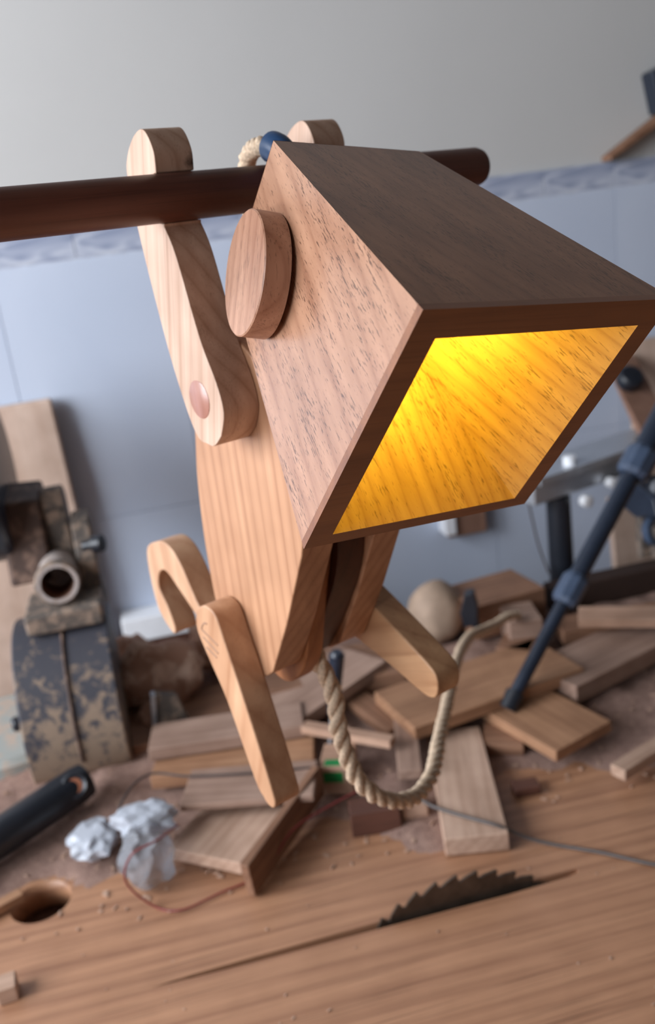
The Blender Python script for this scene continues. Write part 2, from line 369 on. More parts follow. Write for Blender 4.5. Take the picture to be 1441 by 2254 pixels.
# circular saw blade
bv = []; NTH = 40; RB = 0.124; BC = (0.196, SY, -0.095)
for i in range(NTH):
    a0 = 2*math.pi*i/NTH
    for f, r in ((0.0,RB-0.0065),(0.12,RB-0.007),(0.35,RB-0.004),(0.88,RB+0.0005),(0.97,RB)):
        a = -(a0+2*math.pi/NTH*f); bv.append((BC[0]+r*math.cos(a), BC[2]+r*math.sin(a)))
n = len(bv)
bl = link('saw_blade', mesh('saw_blade', [(x,SY-0.0012,z) for x,z in bv]+[(x,SY+0.0012,z) for x,z in bv], [tuple(range(n)), tuple(range(2*n-1,n-1,-1))]+[(i,(i+1)%n,n+(i+1)%n,n+i) for i in range(n)]), 'steel')
keep(bl, tbl); bl['label'] = 'dark toothed circular saw blade'

# ------------------------------------------------------------------ dowel
XA = Vector((0.90859, 0.41769, 0)); LO = Vector((0.0850, 0.5346, 0.6239)); RZ = math.atan2(XA.y, XA.x)
dw = empty('dowel_rail', LO, RZ); tag(dw, 'dark brown round dowel rail the wooden dog lamp hangs from', 'rail')
LD = (XL-LO.x)/XA.x
lathe('dowel', [(0.0,LD+0.001),(0.0123,LD+0.001),(0.0123,0.172),(0.0113,0.1755),(0.0,0.1755)], (0,0,0), (1,0,0), 'dowel', dw, k=40)
lathe('wall_flange', [(0.0128,LD+0.002),(0.035,LD+0.002),(0.035,LD+0.012),(0.0128,LD+0.012)], (0,0,0), (1,0,0), 'mach', dw, ring=True)

# ------------------------------------------------------------------ the wooden dog lamp
lamp = empty('dog_lamp', LO, RZ); tag(lamp, 'wooden dog-shaped lamp with a glowing square snout hanging by its arms from the dowel', 'lamp')
def arc(c, r, a0, a1, n):
    return [(c[0]+r*math.cos(R(a0+(a1-a0)*i/n)), c[1]+r*math.sin(R(a0+(a1-a0)*i/n))) for i in range(n+1)]
back = catmull([(-0.0235,-0.1254),(-0.0148,-0.1316),(-0.0075,-0.1318),(0.0055,-0.1262),(0.0179,-0.0911),(0.0263,-0.0486),(0.0316,-0.0100),(0.0325,0.0150),(0.0288,0.0240),(0.0190,0.0320),(0.0085,0.0352),(0.0022,0.0320),(-0.0022,0.0225),(-0.0010,0.0126)], 5, False)
front = catmull([(0.0003,-0.0140),(-0.0072,-0.0300),(-0.0177,-0.0725),(-0.0275,-0.0960),(-0.0302,-0.1120),(-0.0235,-0.1254)], 5, False)[:-1]
armp = [tuple(v) for v in back]+arc((0,0), 0.01255, 92, -92, 16)+[tuple(v) for v in front]
for s, lab in ((-1, None), (1, None)):
    x0, x1 = sorted((s*0.063, s*0.0402))
    a = prism('arm', armp, x0, x1, 'ash', lamp, bevel=0.0015)
    xo = s*0.063
    lathe('plug', [(0.0,-s*0.002),(0.0107,-s*0.002),(0.0107,s*0.0002),(0.0100,s*0.0006),(0.0,s*0.0006)], (xo,-0.0062,-0.1063), (1,0,0), 'plug', a, k=32)
# body layers
plL = [(-0.0500,-0.1975),(-0.0236,-0.2465),(-0.0040,-0.2780)]+[tuple(v) for v in catmull([(0.0020,-0.2872),(0.0080,-0.2915),(0.0200,-0.2965),(0.0380,-0.2950),(0.0530,-0.2810),(0.0625,-0.2570),(0.0640,-0.2250),(0.0626,-0.1971),(0.0579,-0.1641),(0.0511,-0.1377),(0.0420,-0.1000),(0.0250,-0.0780),(-0.0020,-0.0720),(-0.0330,-0.0890),(-0.0580,-0.1240),(-0.0640,-0.1600)], 4, False)]
plR = [(y+0.004, z-0.003) for y, z in plL]
bL = prism('body_plank', plL, -0.040, -0.0172, 'body', lamp, 0.0012)
bR = prism('body_plank', plR, 0.0172, 0.040, 'body', lamp, 0.0012)
pl2 = [tuple(v) for v in catmull([(-0.0190,-0.2380),(-0.0110,-0.2620),(-0.0030,-0.2860),(0.0098,-0.3030),(0.0260,-0.3120),(0.0430,-0.3080),(0.0560,-0.2900),(0.0600,-0.2600),(0.0590,-0.2000),(0.0480,-0.1400),(0.0250,-0.0900),(-0.0100,-0.0860),(-0.0330,-0.1100),(-0.0370,-0.1600),(-0.0300,-0.2050)], 4)]
prism('body_core', pl2, -0.0171, -0.004, 'body2', lamp, 0.001)
pl3 = [tuple(v) for v in catmull([(-0.0390,-0.1900),(-0.0300,-0.2250),(-0.0080,-0.2620),(0.0080,-0.2840),(0.0240,-0.3000),(0.0420,-0.3000),(0.0560,-0.2850),(0.0600,-0.2500),(0.0590,-0.2000),(0.0480,-0.1400),(0.0250,-0.0900),(-0.0100,-0.0860),(-0.0380,-0.1100),(-0.0440,-0.1600)], 4)]
prism('body_core', pl3, -0.0039, 0.0171, 'walnut_shade', lamp, 0.001)
# legs
legp = [tuple(v) for v in catmull([(0.0530,-0.2520),(0.0450,-0.2458),(0.0369,-0.2440),(0.0274,-0.2480),(0.0210,-0.2650),(0.0100,-0.2985),(-0.0005,-0.3331),(-0.0075,-0.3600),(-0.0088,-0.3690),(-0.0050,-0.3745),(0.0010,-0.3742),(0.0050,-0.3710),(0.0130,-0.3609),(0.0321,-0.3108),(0.0470,-0.2850),(0.0570,-0.2660)], 5)]
lg = prism('hind_leg', legp, -0.0602, -0.0402, 'leg', lamp, 0.0014)
for st in ([(0.0404,-0.2570),(0.0434,-0.2572),(0.0473,-0.2600),(0.0489,-0.2631),(0.0469,-0.2641),(0.0389,-0.2666),(0.0305,-0.2692)], [(0.0491,-0.2690),(0.0401,-0.2722),(0.0319,-0.2754)], [(0.0472,-0.2757),(0.0349,-0.2793)]):
    tube('engraved_stroke', [(-0.0600,v[0],v[1]) for v in catmull(st, 4, False)], 0.00075, 'groove', lg, 6)
leg2 = [tuple(v) for v in catmull([(0.0500,-0.2560),(0.0520,-0.2780),(0.0400,-0.2960),(0.0167,-0.3005),(-0.0190,-0.3110),(-0.0441,-0.3196),(-0.0550,-0.3205),(-0.0605,-0.3150),(-0.0615,-0.3050),(-0.0560,-0.2975),(-0.0344,-0.2850),(-0.0064,-0.2700),(0.0200,-0.2570),(0.0380,-0.2510)], 5)]
prism('hind_leg', leg2, 0.0402, 0.0602, 'leg2', lamp, 0.0014)
# curled tail
ta = [(0.1724,-0.244),(0.1496,-0.2307),(0.1327,-0.2301),(0.1179,-0.241),(0.0985,-0.2715),(0.1064,-0.2791),(0.1265,-0.2646),(0.1438,-0.2535),(0.1567,-0.258),(0.1621,-0.2717),(0.1528,-0.2863),(0.1476,-0.302),(0.1542,-0.3059),(0.1723,-0.2878)]
tb_ = [(0.2076,-0.2564),(0.1835,-0.2424),(0.1656,-0.2418),(0.15,-0.2533),(0.1295,-0.2855),(0.1378,-0.2935),(0.1591,-0.2782),(0.1774,-0.2664),(0.191,-0.2712),(0.1967,-0.2857),(0.1868,-0.3011),(0.1814,-0.3177),(0.1884,-0.3218),(0.2075,-0.3027)]
tq = [(a[0]*0.8+b[0]*0.2, a[1]*0.8+b[1]*0.2) for a, b in zip(ta, tb_)]
tq = tq[:5]+[(0.085,-0.2815),(0.0600,-0.2790),(0.0500,-0.2840),(0.0560,-0.2940),(0.0900,-0.2945)]+tq[5:]
prism('tail', [tuple(v) for v in catmull(tq, 5)], -0.032, -0.0125, 'tail', lamp, 0.0012)
# head: tapered open box, four mitred panels and a back, dark rim strips round the opening
HM = Matrix(((0.92675,-0.31154,-0.20997,0.16604),(0.35596,0.54939,0.75595,0.33653),(-0.12015,-0.77532,0.62004,0.55909),(0,0,0,1)))
LM = Matrix.Translation(LO) @ Matrix.Rotation(RZ, 4, 'Z')
HL = LM.inverted() @ HM
def hp(o):
    o.matrix_local = HL; return o
FO = [(-0.07,0),(0.07,0),(0.07,0.1369),(-0.07,0.1369)]; BO = [(-0.0445,0.0285),(0.0445,0.0285),(0.0445,0.1099),(-0.0445,0.1099)]
FI = [(-0.0570,0.0140),(0.0580,0.0140),(0.0580,0.1296),(-0.0570,0.1296)]; BI = [(-0.0345,0.0395),(0.0345,0.0395),(0.0345,0.1030),(-0.0345,0.1030)]
DZ = 0.159; ZR = 0.004
def at(f, b, z): return tuple(p+(q-p)*z/DZ for p, q in zip(f, b))+(z,)
names = [('head_top_panel','oak_top',0,1),('head_side_panel','oak',1,2),('head_bottom_panel','oak',2,3),('head_side_panel','oak',3,0)]
panels = []
for nm, mt, i, j in names:
    a = [at(FO[i],BO[i],ZR), at(FO[j],BO[j],ZR), at(FO[j],BO[j],DZ), at(FO[i],BO[i],DZ)]
    b = [at(FI[i],BI[i],ZR), at(FI[j],BI[j],ZR), at(FI[j],BI[j],DZ-0.009), at(FI[i],BI[i],DZ-0.009)]
    o = hexa(nm, a, b, [mt, 'oak_in'], lamp); hp(o)
    ctr = sum((Vector(v) for v in b), Vector())/4
    for p in o.data.polygons:
        if (p.center-ctr).length < 0.004: p.material_index = 1
    panels.append(o)
    a = [at(FO[i],BO[i],0), at(FO[j],BO[j],0), at(FO[j],BO[j],ZR), at(FO[i],BO[i],ZR)]
    b = [at(FI[i],BI[i],0), at(FI[j],BI[j],0), at(FI[j],BI[j],ZR), at(FI[i],BI[i],ZR)]
    rs_ = hexa('rim_strip', a, b, ['rim','oak_in'], o)
    ctr = sum((Vector(v) for v in b), Vector())/4
    for p in rs_.data.polygons:
        if (p.center-ctr).length < 0.002: p.material_index = 1
bk = hexa('head_back_panel', [at(p,p,0)[:2]+(DZ+0.0003,) for p in BO], [at(FI[k],BI[k],DZ-0.0088) for k in range(4)], ['oak_top','oak_in'], lamp); hp(bk)
for p in bk.data.polygons:
    if p.normal.z < -0.9: p.material_index = 1
# ears: thick round discs
nn, e1, e2 = Vector((-0.98738,0,0.15835)), Vector((0.15835,0.00466,0.98737)), Vector((0,1,0))
u_, v_, r_, th_, a_ = 0.118, 0.0741, 0.0298, 0.0119, 0.0761
for s in (1, -1):
    n2 = nn*math.cos(a_)+e1*math.sin(a_); c = Vector((-0.07,0,0))+e1*u_+e2*v_+nn*r_*math.sin(a_)*0.9
    if s < 0: n2.x *= -1; c.x *= -1
    ear = lathe('ear', [(0.0,-0.001),(r_,-0.001),(r_,th_-0.0006),(r_-0.0006,th_),(0.0,th_)], c, n2, 'ear', panels[3 if s > 0 else 1], k=64, smooth=0.5)
sk = lathe('lamp_socket', [(0.0,0.0),(0.019,0.0),(0.019,0.012),(0.015,0.016),(0.015,0.034),(0.0,0.034)], (0,0.0712,DZ-0.0092), (0,0,-1), 'socket', lamp); hp(sk)
bu = lathe('bulb', [(0.0,0.0),(0.010,0.0),(0.011,0.008),(0.017,0.022),(0.019,0.032),(0.016,0.043),(0.009,0.049),(0.0,0.051)], (0,0.0712,DZ-0.0432), (0,0,-1), 'bulb', sk, k=24, smooth=3)
# jute cord: a short arch from the head to the neck, and the long tail that leaves the body below
ca = [(0.008,-0.030,-0.020),(0.007,-0.027,0.000),(0.0065,-0.014,0.0175),(0.007,0.004,0.0225),(0.010,0.022,0.019),(0.012,0.030,0.004),(0.012,0.031,-0.020),(0.008,0.024,-0.060),(0.004,0.012,-0.084)]
rope('neck_cord', catmull(ca, 10, False), 0.0052, 'jute', lamp, turns=55, fuzz=0.15)
tube('tape_wrap', catmull([(0.007,-0.027,0.002),(0.0066,-0.016,0.0165),(0.0068,-0.008,0.0205)], 6, False), 0.0085, 'tape', lamp, 20)
cp = [(0.074,0.544,0.356),(0.0785,0.541,0.336),(0.081,0.542,0.325),(0.085,0.543,0.314),(0.088,0.542,0.295),(0.088,0.541,0.275),(0.090,0.540,0.257),(0.095,0.538,0.236),(0.106,0.540,0.217),(0.124,0.552,0.198),(0.147,0.575,0.182),(0.171,0.611,0.175),(0.196,0.668,0.167),(0.230,0.743,0.155),(0.277,0.846,0.140),(0.322,0.928,0.120),(0.372,0.985,0.098),(0.410,1.022,0.088),(0.428,1.034,0.080)]
LI = LM.inverted()
rope('jute_cord', [LI @ v for v in catmull(cp, 22, False)], 0.0060, 'jute', lamp, turns=26, fuzz=0.35)

# ------------------------------------------------------------------ sawdust over the back of the table
NX, NY = 170, 90; X0, X1, Y0, Y1 = -0.55, 0.95, 0.70, 1.268
def dust_h(x, y):
    if math.hypot(x+0.1895, y-0.806) < 0.040: return -0.001
    p = Vector((x*5, y*5, 0.3))
    edge = 0.83-0.10*math.exp(-((x-0.20)/0.05)**2)-0.05*math.exp(-((x-0.47)/0.12)**2)+0.03*noise.noise(p*1.7)+0.02*noise.noise(p*6)-0.03*math.exp(-((x+0.16)/0.08)**2)
    s = max(0, min(1, (y-edge)/0.16))
    back_ = max(0, min(1, (1.268-y)/0.06))
    return (s**0.8)*(0.016+0.012*noise.fractal(p*3, 1, 2, 4)+0.012*max(0, y-0.95)/0.3)*back_-0.001+0.002*noise.noise(p*30)*s
vs = []; fs = []
for j in range(NY):
    for i in range(NX):
        x = X0+(X1-X0)*i/(NX-1); y = Y0+(Y1-Y0)*j/(NY-1); vs.append((x,y,max(dust_h(x,y),-0.0008)))
for j in range(NY-1):
    for i in range(NX-1):
        q = (j*NX+i, j*NX+i+1, (j+1)*NX+i+1, (j+1)*NX+i)
        if max(vs[k][2] for k in q) > 0.0: fs.append(q)
sd = link('sawdust', mesh('sawdust', vs, fs), 'sawdust', smooth=3.1); sd['kind'] = 'stuff'
tag(sd, 'pinkish brown sawdust heaped over the back of the saw table', 'sawdust')
vs = []; fs = []
for k in range(420):                                            # loose chips and shavings
    x = random.uniform(-0.30, 0.62); y = 0.74+abs(random.gauss(0.12, 0.10))
    if y > 1.2: continue
    z = max(dust_h(x,y), 0)+0.0004; a = random.uniform(0, 6.28); l = random.uniform(0.0008, 0.0036); w = random.uniform(0.0005, 0.0016); hh = random.uniform(0.0006, 0.002)
    if k > 360: y = random.uniform(0.47, 0.72); l *= 0.45; w *= 0.6; z = 0.0002; hh *= 0.5
    if abs(y-SY) < 0.008: continue
    ca_, sa_ = math.cos(a), math.sin(a); b0 = len(vs)
    for dz in (0, hh):
        for dx, dy in ((-l,-w),(l,-w),(l,w),(-l,w)): vs.append((x+dx*ca_-dy*sa_, y+dx*sa_+dy*ca_, z+dz))
    fs += [tuple(b0+q for q in f) for f in ((3,2,1,0),(4,5,6,7),(0,1,5,4),(1,2,6,5),(2,3,7,6),(3,0,4,7))]
ch = link('wood_chips', mesh('wood_chips', vs, fs), 'off4'); ch['kind'] = 'stuff'; tag(ch, 'loose pale wood chips scattered over the sawdust and table', 'chips')

# ------------------------------------------------------------------ offcuts: corner of the top face, length, width, thickness
def board(name, A, U, V, t, mat, label, cat='board', bevel=0.0015, group='wood offcuts on the saw table'):
    A, U, V = Vector(A), Vector(U), Vector(V); u = U.normalized(); v = (V-u*V.dot(u)); w = v.length; v.normalize()
    n = u.cross(v)
    if n.z < 0: n = -n
    c = A+U*0.5+v*w*0.5-n*t*0.5; l = U.length
    wv = n.cross(u)
    o = box(name, (-l/2,-w/2,-t/2), (l/2,w/2,t/2), mat, bevel=bevel)
    m = Matrix((u, wv, n)).transposed().to_4x4(); m.translation = c; o.matrix_world = m
    return tag(o, label, cat, group)
OFF = [
 ('offcut_board', (0.228,0.875,0.050), (0.232,0.045,0), (-0.019,0.101,0), 0.016, 'off1', 'wide warm brown board lying under the upper tripod leg section'),
 ('offcut_board', (0.362,0.798,0.030), (-0.041,0.111,0.004), (0.083,0.031,0), 0.014, 'off1', 'square brown board the tripod foot stands on'),
 ('offcut_board', (0.434,0.890,0.045), (0.200,0.072,0), (-0.028,0.077,0), 0.024, 'off2', 'thick greyish board running off the right edge of the photo'),
 ('offcut_board', (0.495,1.000,0.072), (0.150,-0.080,0.0), (0.020,0.030,0.004), 0.012, 'off0', 'long pale lath lying below the black beam'),
 ('offcut_board', (0.204,0.717,0.022), (0.046,0.191,0), (0.061,-0.015,0), 0.020, 'off4', 'pale board pointing toward the saw blade with the grey cable across it'),
 ('offcut_board', (0.191,0.823,0.036), (0.028,0.110,0), (0.026,-0.005,0), 0.012, 'off2', 'narrow upright-lying strip inside the loop of the jute cord'),
 ('offcut_block', (0.126,0.781,0.028), (0.051,-0.008,0), (0.005,0.027,0), 0.028, 'offdark', 'small dark red-brown block under the bottom of the jute cord loop'),
 ('offcut_block', (0.181,0.782,0.022), (0.027,-0.003,0), (0.002,0.022,0), 0.022, 'off4', 'tiny pale cube between the dark block and the pale board'),
 ('offcut_board', (-0.041,0.840,0.047), (0.136,-0.038,0), (0.018,0.063,0), 0.008, 'off2', 'thin flat board just behind the plastic bag'),
 ('offcut_board', (0.009,0.755,0.024), (0.056,0.073,0), (-0.069,0.053,0), 0.014, 'off4', 'light board beneath the tip of the nearest wooden leg'),
 ('offcut_strip', (0.015,0.727,0.040), (0.096,0.116,0.012), (-0.007,0.006,0), 0.038, 'off3', 'dark strip standing on edge beside the light board'),
 ('offcut_board', (0.097,0.946,0.046), (0.144,0.083,0.015), (-0.046,0.080,-0.004), 0.016, 'off2', 'grey-brown board behind the hanging jute cord under the dog body'),
 ('offcut_strip', (0.107,0.931,0.052), (0.087,-0.074,0), (0.010,0.012,0), 0.010, 'off0', 'thin pale stick crossing behind the jute cord'),
 ('offcut_block', (0.111,0.857,0.042), (0.034,-0.013,0), (0.017,0.044,0), 0.036, 'off0', 'pale block with a green sticker beside the jute cord'),
 ('offcut_board', (0.205,0.908,0.034), (-0.030,0.097,0), (0.031,0.007,0), 0.014, 'off3', 'short brown board leaning in the pile inside the cord loop'),
 ('offcut_board', (-0.069,0.957,0.052), (0.181,-0.024,0), (0.008,0.058,0), 0.016, 'off2', 'upper grey-brown plank left of the nearest wooden leg'),
 ('offcut_board', (-0.071,0.927,0.034), (0.182,-0.041,0), (0.014,0.060,0), 0.016, 'off1', 'lower brown plank left of the nearest wooden leg'),
 ('offcut_strip', (0.412,0.743,0.026), (0.120,0.048,0), (-0.007,0.018,0), 0.013, 'off4', 'pale stick on the sawdust at the right edge of the photo'),
 ('offcut_block', (0.304,0.777,0.011), (0.028,-0.003,0), (0.002,0.018,0), 0.010, 'offdark', 'small flat dark chip right of the pale board'),
 ('offcut_block', (-0.215,0.680,0.016), (0.017,0.002,0), (0.0,0.020,0), 0.016, 'off4', 'pale block at the left edge of the bare table'),
 ('offcut_strip', (-0.310,0.752,0.014), (0.106,0.058,-0.003), (-0.006,0.012,0), 0.010, 'off1', 'brown stick poking over the rim of the round table hole'),
 ('offcut_block', (0.382,1.075,0.085), (0.111,0.016,0), (-0.013,0.088,0), 0.050, 'off3', 'large brown block at the back beneath the black post'),
 ('offcut_block', (0.411,1.028,0.075), (0.044,-0.008,0), (0.014,0.060,0), 0.040, 'off2', 'chunky grey block left of the tripod leg collar'),
 ('offcut_block', (0.386,1.018,0.050), (0.035,-0.028,0), (0.036,0.045,0), 0.026, 'off3', 'brown chunk lying below the grey block'),
 ('offcut_board', (0.480,1.014,0.052), (0.150,-0.020,0), (0.007,0.049,0), 0.020, 'off3', 'brown board under the long pale lath'),
 ('offcut_block', (0.301,0.860,0.020), (0.042,-0.019,0), (0.020,0.044,0), 0.016, 'off3', 'brown piece half hidden under the two warm brown boards'),
 ('offcut_board', (-0.090,1.010,0.030), (0.200,0.010,0), (-0.005,0.110,0), 0.020, 'off3', 'broad brown board under the root lumps at the back'),
 ('offcut_board', (0.060,1.040,0.050), (0.200,-0.030,0.0), (0.012,0.100,0), 0.030, 'off3', 'broad brown board behind the dog body at the back of the table'),
]
offs = [board(*a[:6], a[6]) for a in OFF]
blk = next(o for o in offs if 'green sticker' in o['label'])
box('sticker', (-0.014,-0.0236,-0.002), (0.008,-0.0233,0.011), 'green', blk)
box('sticker_top', (-0.012,-0.022,0.0181), (0.006,-0.010,0.0184), 'green', blk)
tag(box('black_beam', (0.520,1.125,0.022), (1.0,1.160,0.062), 'dark_edge', bevel=0.003), 'thick black square beam at the back right table edge', 'beam')

# lumps
tag(blob('turned_knob', (0.346,1.135,0.062), (0.040,0.040,0.046), 'pale_lump', amp=0.10, freq=1.2, seed=2), 'rounded pale wooden knob between the far leg and the dark clip', 'knob')
cl = empty('spring_clip', (0.370,1.056,0.060), R(65)); tag(cl, 'small black clip beside the pale wooden knob', 'clip')
prism('jaw', [(-0.008,0.012),(0.010,0.010),(0.014,0.030),(0.006,0.058),(-0.006,0.060),(-0.010,0.040)], -0.009, 0.009, 'black', cl, 0.002)
prism('lever', [(-0.012,-0.002),(-0.004,-0.004),(0.002,0.020),(-0.006,0.026)], -0.006, 0.010, 'black', cl, 0.001)
tag(blob('root_lump', (-0.052,1.130,0.055), (0.062,0.045,0.050), 'lump', amp=0.45, freq=1.6, seed=5), 'big knotty brown root lump behind the curled tail', 'wood lump')
tag(blob('root_lump', (-0.085,1.205,0.060), (0.034,0.030,0.034), 'lump', amp=0.35, freq=1.5, seed=9), 'pale wood lump next to the black saw guard', 'wood lump')
tag(blob('root_lump', (0.040,1.180,0.062), (0.045,0.036,0.040), 'lump', amp=0.45, freq=1.8, seed=14), 'brown wood lump right of the knotty root', 'wood lump')
tag(blob('root_lump', (-0.062,1.075,0.030), (0.022,0.018,0.020), 'lump', amp=0.4, freq=1.8, seed=3), 'small reddish wood lump by the metal wedge', 'wood lump')
me_ = empty('metal_wedge', (-0.040,1.045,0.045), R(8)); tag(me_, 'small grey metal wedge with a bright edge on the pile', 'metal wedge')
hexa('wedge_body', [(-0.020,-0.010,-0.018),(0.022,-0.012,-0.018),(0.024,0.016,-0.018),(-0.016,0.016,-0.018)], [(-0.014,-0.004,0.032),(0.014,-0.004,0.022),(0.014,0.012,0.022),(-0.012,0.012,0.032)], 'mach', me_, 0.002)
hexa('bright_edge', [(-0.026,-0.014,-0.018),(-0.020,-0.014,-0.018),(-0.018,0.004,-0.018),(-0.024,0.004,-0.018)], [(-0.019,-0.008,0.034),(-0.013,-0.008,0.034),(-0.012,0.006,0.034),(-0.018,0.006,0.034)], 'alu', me_, 0.001)

# screwdriver leaning in the pile
sc = empty('screwdriver', (0.140,0.912,0.05)); tag(sc, 'blue and yellow handled screwdriver standing behind the jute cord', 'screwdriver')
ax = Vector((0.16,-0.12,0.98)).normalized()
def stk(name, h0, h1, r0, r1, mat): lathe(name, [(0.0,h0),(r0,h0),(r1,h1),(0.0,h1)], (0,0,0), ax, mat, sc, 14)
stk('shaft', -0.030, 0.022, 0.003, 0.003, 'alu'); stk('handle', 0.022, 0.048, 0.006, 0.008, 'blue_black'); stk('handle_band', 0.048, 0.056, 0.0085, 0.0085, 'collar'); stk('handle_ring', 0.056, 0.062, 0.008, 0.008, 'yellow'); stk('handle_grip', 0.062, 0.100, 0.008, 0.009, 'blue_black'); stk('handle_cap', 0.100, 0.104, 0.008, 0.006, 'blue_black')

# plastic bag with film folds
bg = empty('plastic_bag', (-0.085,0.81,0.0)); tag(bg, 'crumpled clear and white plastic bag on the table', 'plastic bag')
blob('clear_fold', (0.006,-0.014,0.028), (0.026,0.030,0.032), 'bagclear', bg, 0.26, 1.5, 3, 3, ridged=True)
blob('white_fold', (-0.048,0.044,0.024), (0.026,0.030,0.014), 'bagwhite', bg, 0.30, 1.5, 3, 11, 0.4, True)
blob('white_fold', (0.008,0.022,0.048), (0.034,0.022,0.014), 'bagwhite', bg, 0.30, 1.7, 3, 21, -0.3, True)
# wires
tag(tube('red_wire', catmull([(0.150,0.815,0.032),(0.099,0.797,0.030),(0.064,0.776,0.030),(0.030,0.758,0.006),(-0.017,0.747,0.003),(-0.053,0.738,0.003),(-0.078,0.752,0.003),(-0.100,0.762,0.030),(-0.090,0.762,0.058),(-0.064,0.770,0.062),(-0.044,0.805,0.049)], 10, False), 0.0011, 'red', k=7), 'thin red wire looping round the plastic bag', 'wire')
tag(tube('dark_wire', catmull([(-0.117,0.850,0.020),(-0.098,0.873,0.050),(-0.069,0.905,0.052),(-0.025,0.886,0.0495),(0.041,0.864,0.0495),(0.110,0.850,0.047)], 10, False), 0.0014, 'wire', k=7), 'dark wire lying on the boards behind the plastic bag', 'wire')
tag(tube('grey_cable', catmull([(0.150,0.800,0.031),(0.194,0.794,0.0245),(0.210,0.767,0.0245),(0.233,0.740,0.0245),(0.258,0.714,0.0245),(0.285,0.706,0.008),(0.310,0.692,0.002),(0.342,0.668,0.002),(0.379,0.635,0.002),(0.430,0.600,0.002),(0.60,0.50,0.002)], 10, False), 0.0018, 'wire_grey', k=8), 'thin grey cable running over the pale board to the right', 'cable')

# ------------------------------------------------------------------ mitre saw on the left
ms = empty('mitre_saw', (-0.16,1.12,0.0)); tag(ms, 'dusty mitre saw with a black guard and open dust pipe', 'saw')
def mk(o): return keep(o, ms)
gp = [tuple(v) for v in catmull([(1.145,0.172),(1.110,0.178),(1.070,0.172),(1.030,0.146),(1.004,0.104),(0.992,0.060),(0.996,0.022),(1.010,0.006)], 5, False)]+[(1.145,0.006)]
g = mk(prism('lower_guard', gp, -0.208, -0.092, 'guard', None, 0.004))
rp = [Vector((-0.147, y-0.0008, z+0.0008)) for y, z in gp[2:-8]]
mk(tube('guard_seam', rp, 0.0022, 'machb', None, 8))
mk(box('guard_bracket', (-0.186,1.060,0.176), (-0.094,1.150,0.202), 'mach', bevel=0.004))
mk(lathe('pivot_bolt', [(0.0,0.0),(0.009,0.0),(0.009,0.012),(0.006,0.015),(0.0,0.015)], (-0.207,1.03,0.085), (-1,-0.3,0), 'black', k=16))
pd = Vector((0.06,-0.98,0.10)).normalized(); pc = Vector((-0.140,1.075,0.232))
pp = mk(lathe('dust_pipe', [(0.0245,-0.15),(0.0245,0.0),(0.0200,0.0),(0.0195,-0.07),(0.001,-0.0701)], pc, pd, ['pipe'], k=36))
pi = lathe('pipe_lining', [(0.0192,-0.068),(0.0192,-0.004),(0.0196,-0.004),(0.0196,-0.069)], pc, pd, 'pipe_in', None, k=30, ring=True); mk(pi)
mk(lathe('pipe_collar', [(0.0248,-0.016),(0.0275,-0.014),(0.0275,-0.002),(0.0248,0.0005)], pc, pd, 'mach', k=36, ring=True))
mk(prism('hinge_column', [tuple(v) for v in [(1.165,0.10),(1.165,0.30)]]+arc((1.190,0.300), 0.025, 180, 0, 10)+[(1.215,0.10)], -0.150, -0.122, 'mach', None, 0.003))
mk(prism('hinge_column', [(1.12,0.15),(1.13,0.25),(1.150,0.285),(1.185,0.290),(1.20,0.26),(1.20,0.15)], -0.118, -0.094, 'mach', None, 0.004))
mk(hexa('motor_block', [(-0.205,1.14,0.215),(-0.152,1.14,0.215),(-0.152,1.24,0.225),(-0.205,1.24,0.225)], [(-0.200,1.16,0.320),(-0.150,1.16,0.318),(-0.150,1.24,0.326),(-0.200,1.24,0.330)], 'machb', None, 0.005))
mk(lathe('upper_guard', [(0.0,0.0),(0.105,0.0),(0.110,0.006),(0.110,0.040),(0.105,0.046),(0.0,0.046)], (-0.192,1.215,0.345), (-1,0,0), 'blue_black', k=64))
mk(lathe('lock_knob', [(0.0,0.0),(0.006,0.0),(0.006,0.012),(0.0105,0.014),(0.0105,0.026),(0.0,0.028)], (-0.104,1.110,0.262), (0.9,-0.4,0.1), 'black', k=18))
mk(lathe('turntable', [(0.0,0.0),(0.095,0.0),(0.095,0.034),(0.088,0.042),(0.0,0.042)], (-0.245,1.115,0.0), (0,0,1), 'casting', k=64))
hd = Vector((0.150,0.105,0.012)).normalized(); h0 = Vector((-0.142,0.945,0.040))
hn = mk(lathe('handle', [(0.0,-0.22),(0.018,-0.22),(0.021,-0.20),(0.021,-0.01),(0.0195,0.0),(0.0115,0.0),(0.0110,-0.012),(0.001,-0.0121)], h0, hd, 'black', k=36))
hv = Vector((0.20,-0.80,0.56)).normalized(); hc = h0-hd*0.016+hv*0.0185
mk(lathe('handle_loop', [(0.0085,-0.004),(0.0150,-0.004),(0.0150,0.001),(0.0125,0.0035),(0.0085,0.001)], hc, hv, 'black', k=28, ring=True))
mk(lathe('handle_core', [(0.0,-0.003),(0.0086,-0.003),(0.0086,0.0018),(0.0,0.0024)], hc, hv, 'orange', k=24))

# leaning board behind the saw
lb = hexa('leaning_board', [(-0.55,1.362,ZF),(-0.105,1.362,ZF),(-0.105,1.380,ZF),(-0.55,1.380,ZF)], [(-0.55,1.424,0.400),(-0.134,1.424,0.404),(-0.134,1.442,0.404),(-0.55,1.442,0.400)], 'sheet', bevel=0.004)
tag(lb, 'tall pale board leaning on the tiled wall behind the mitre saw', 'board')

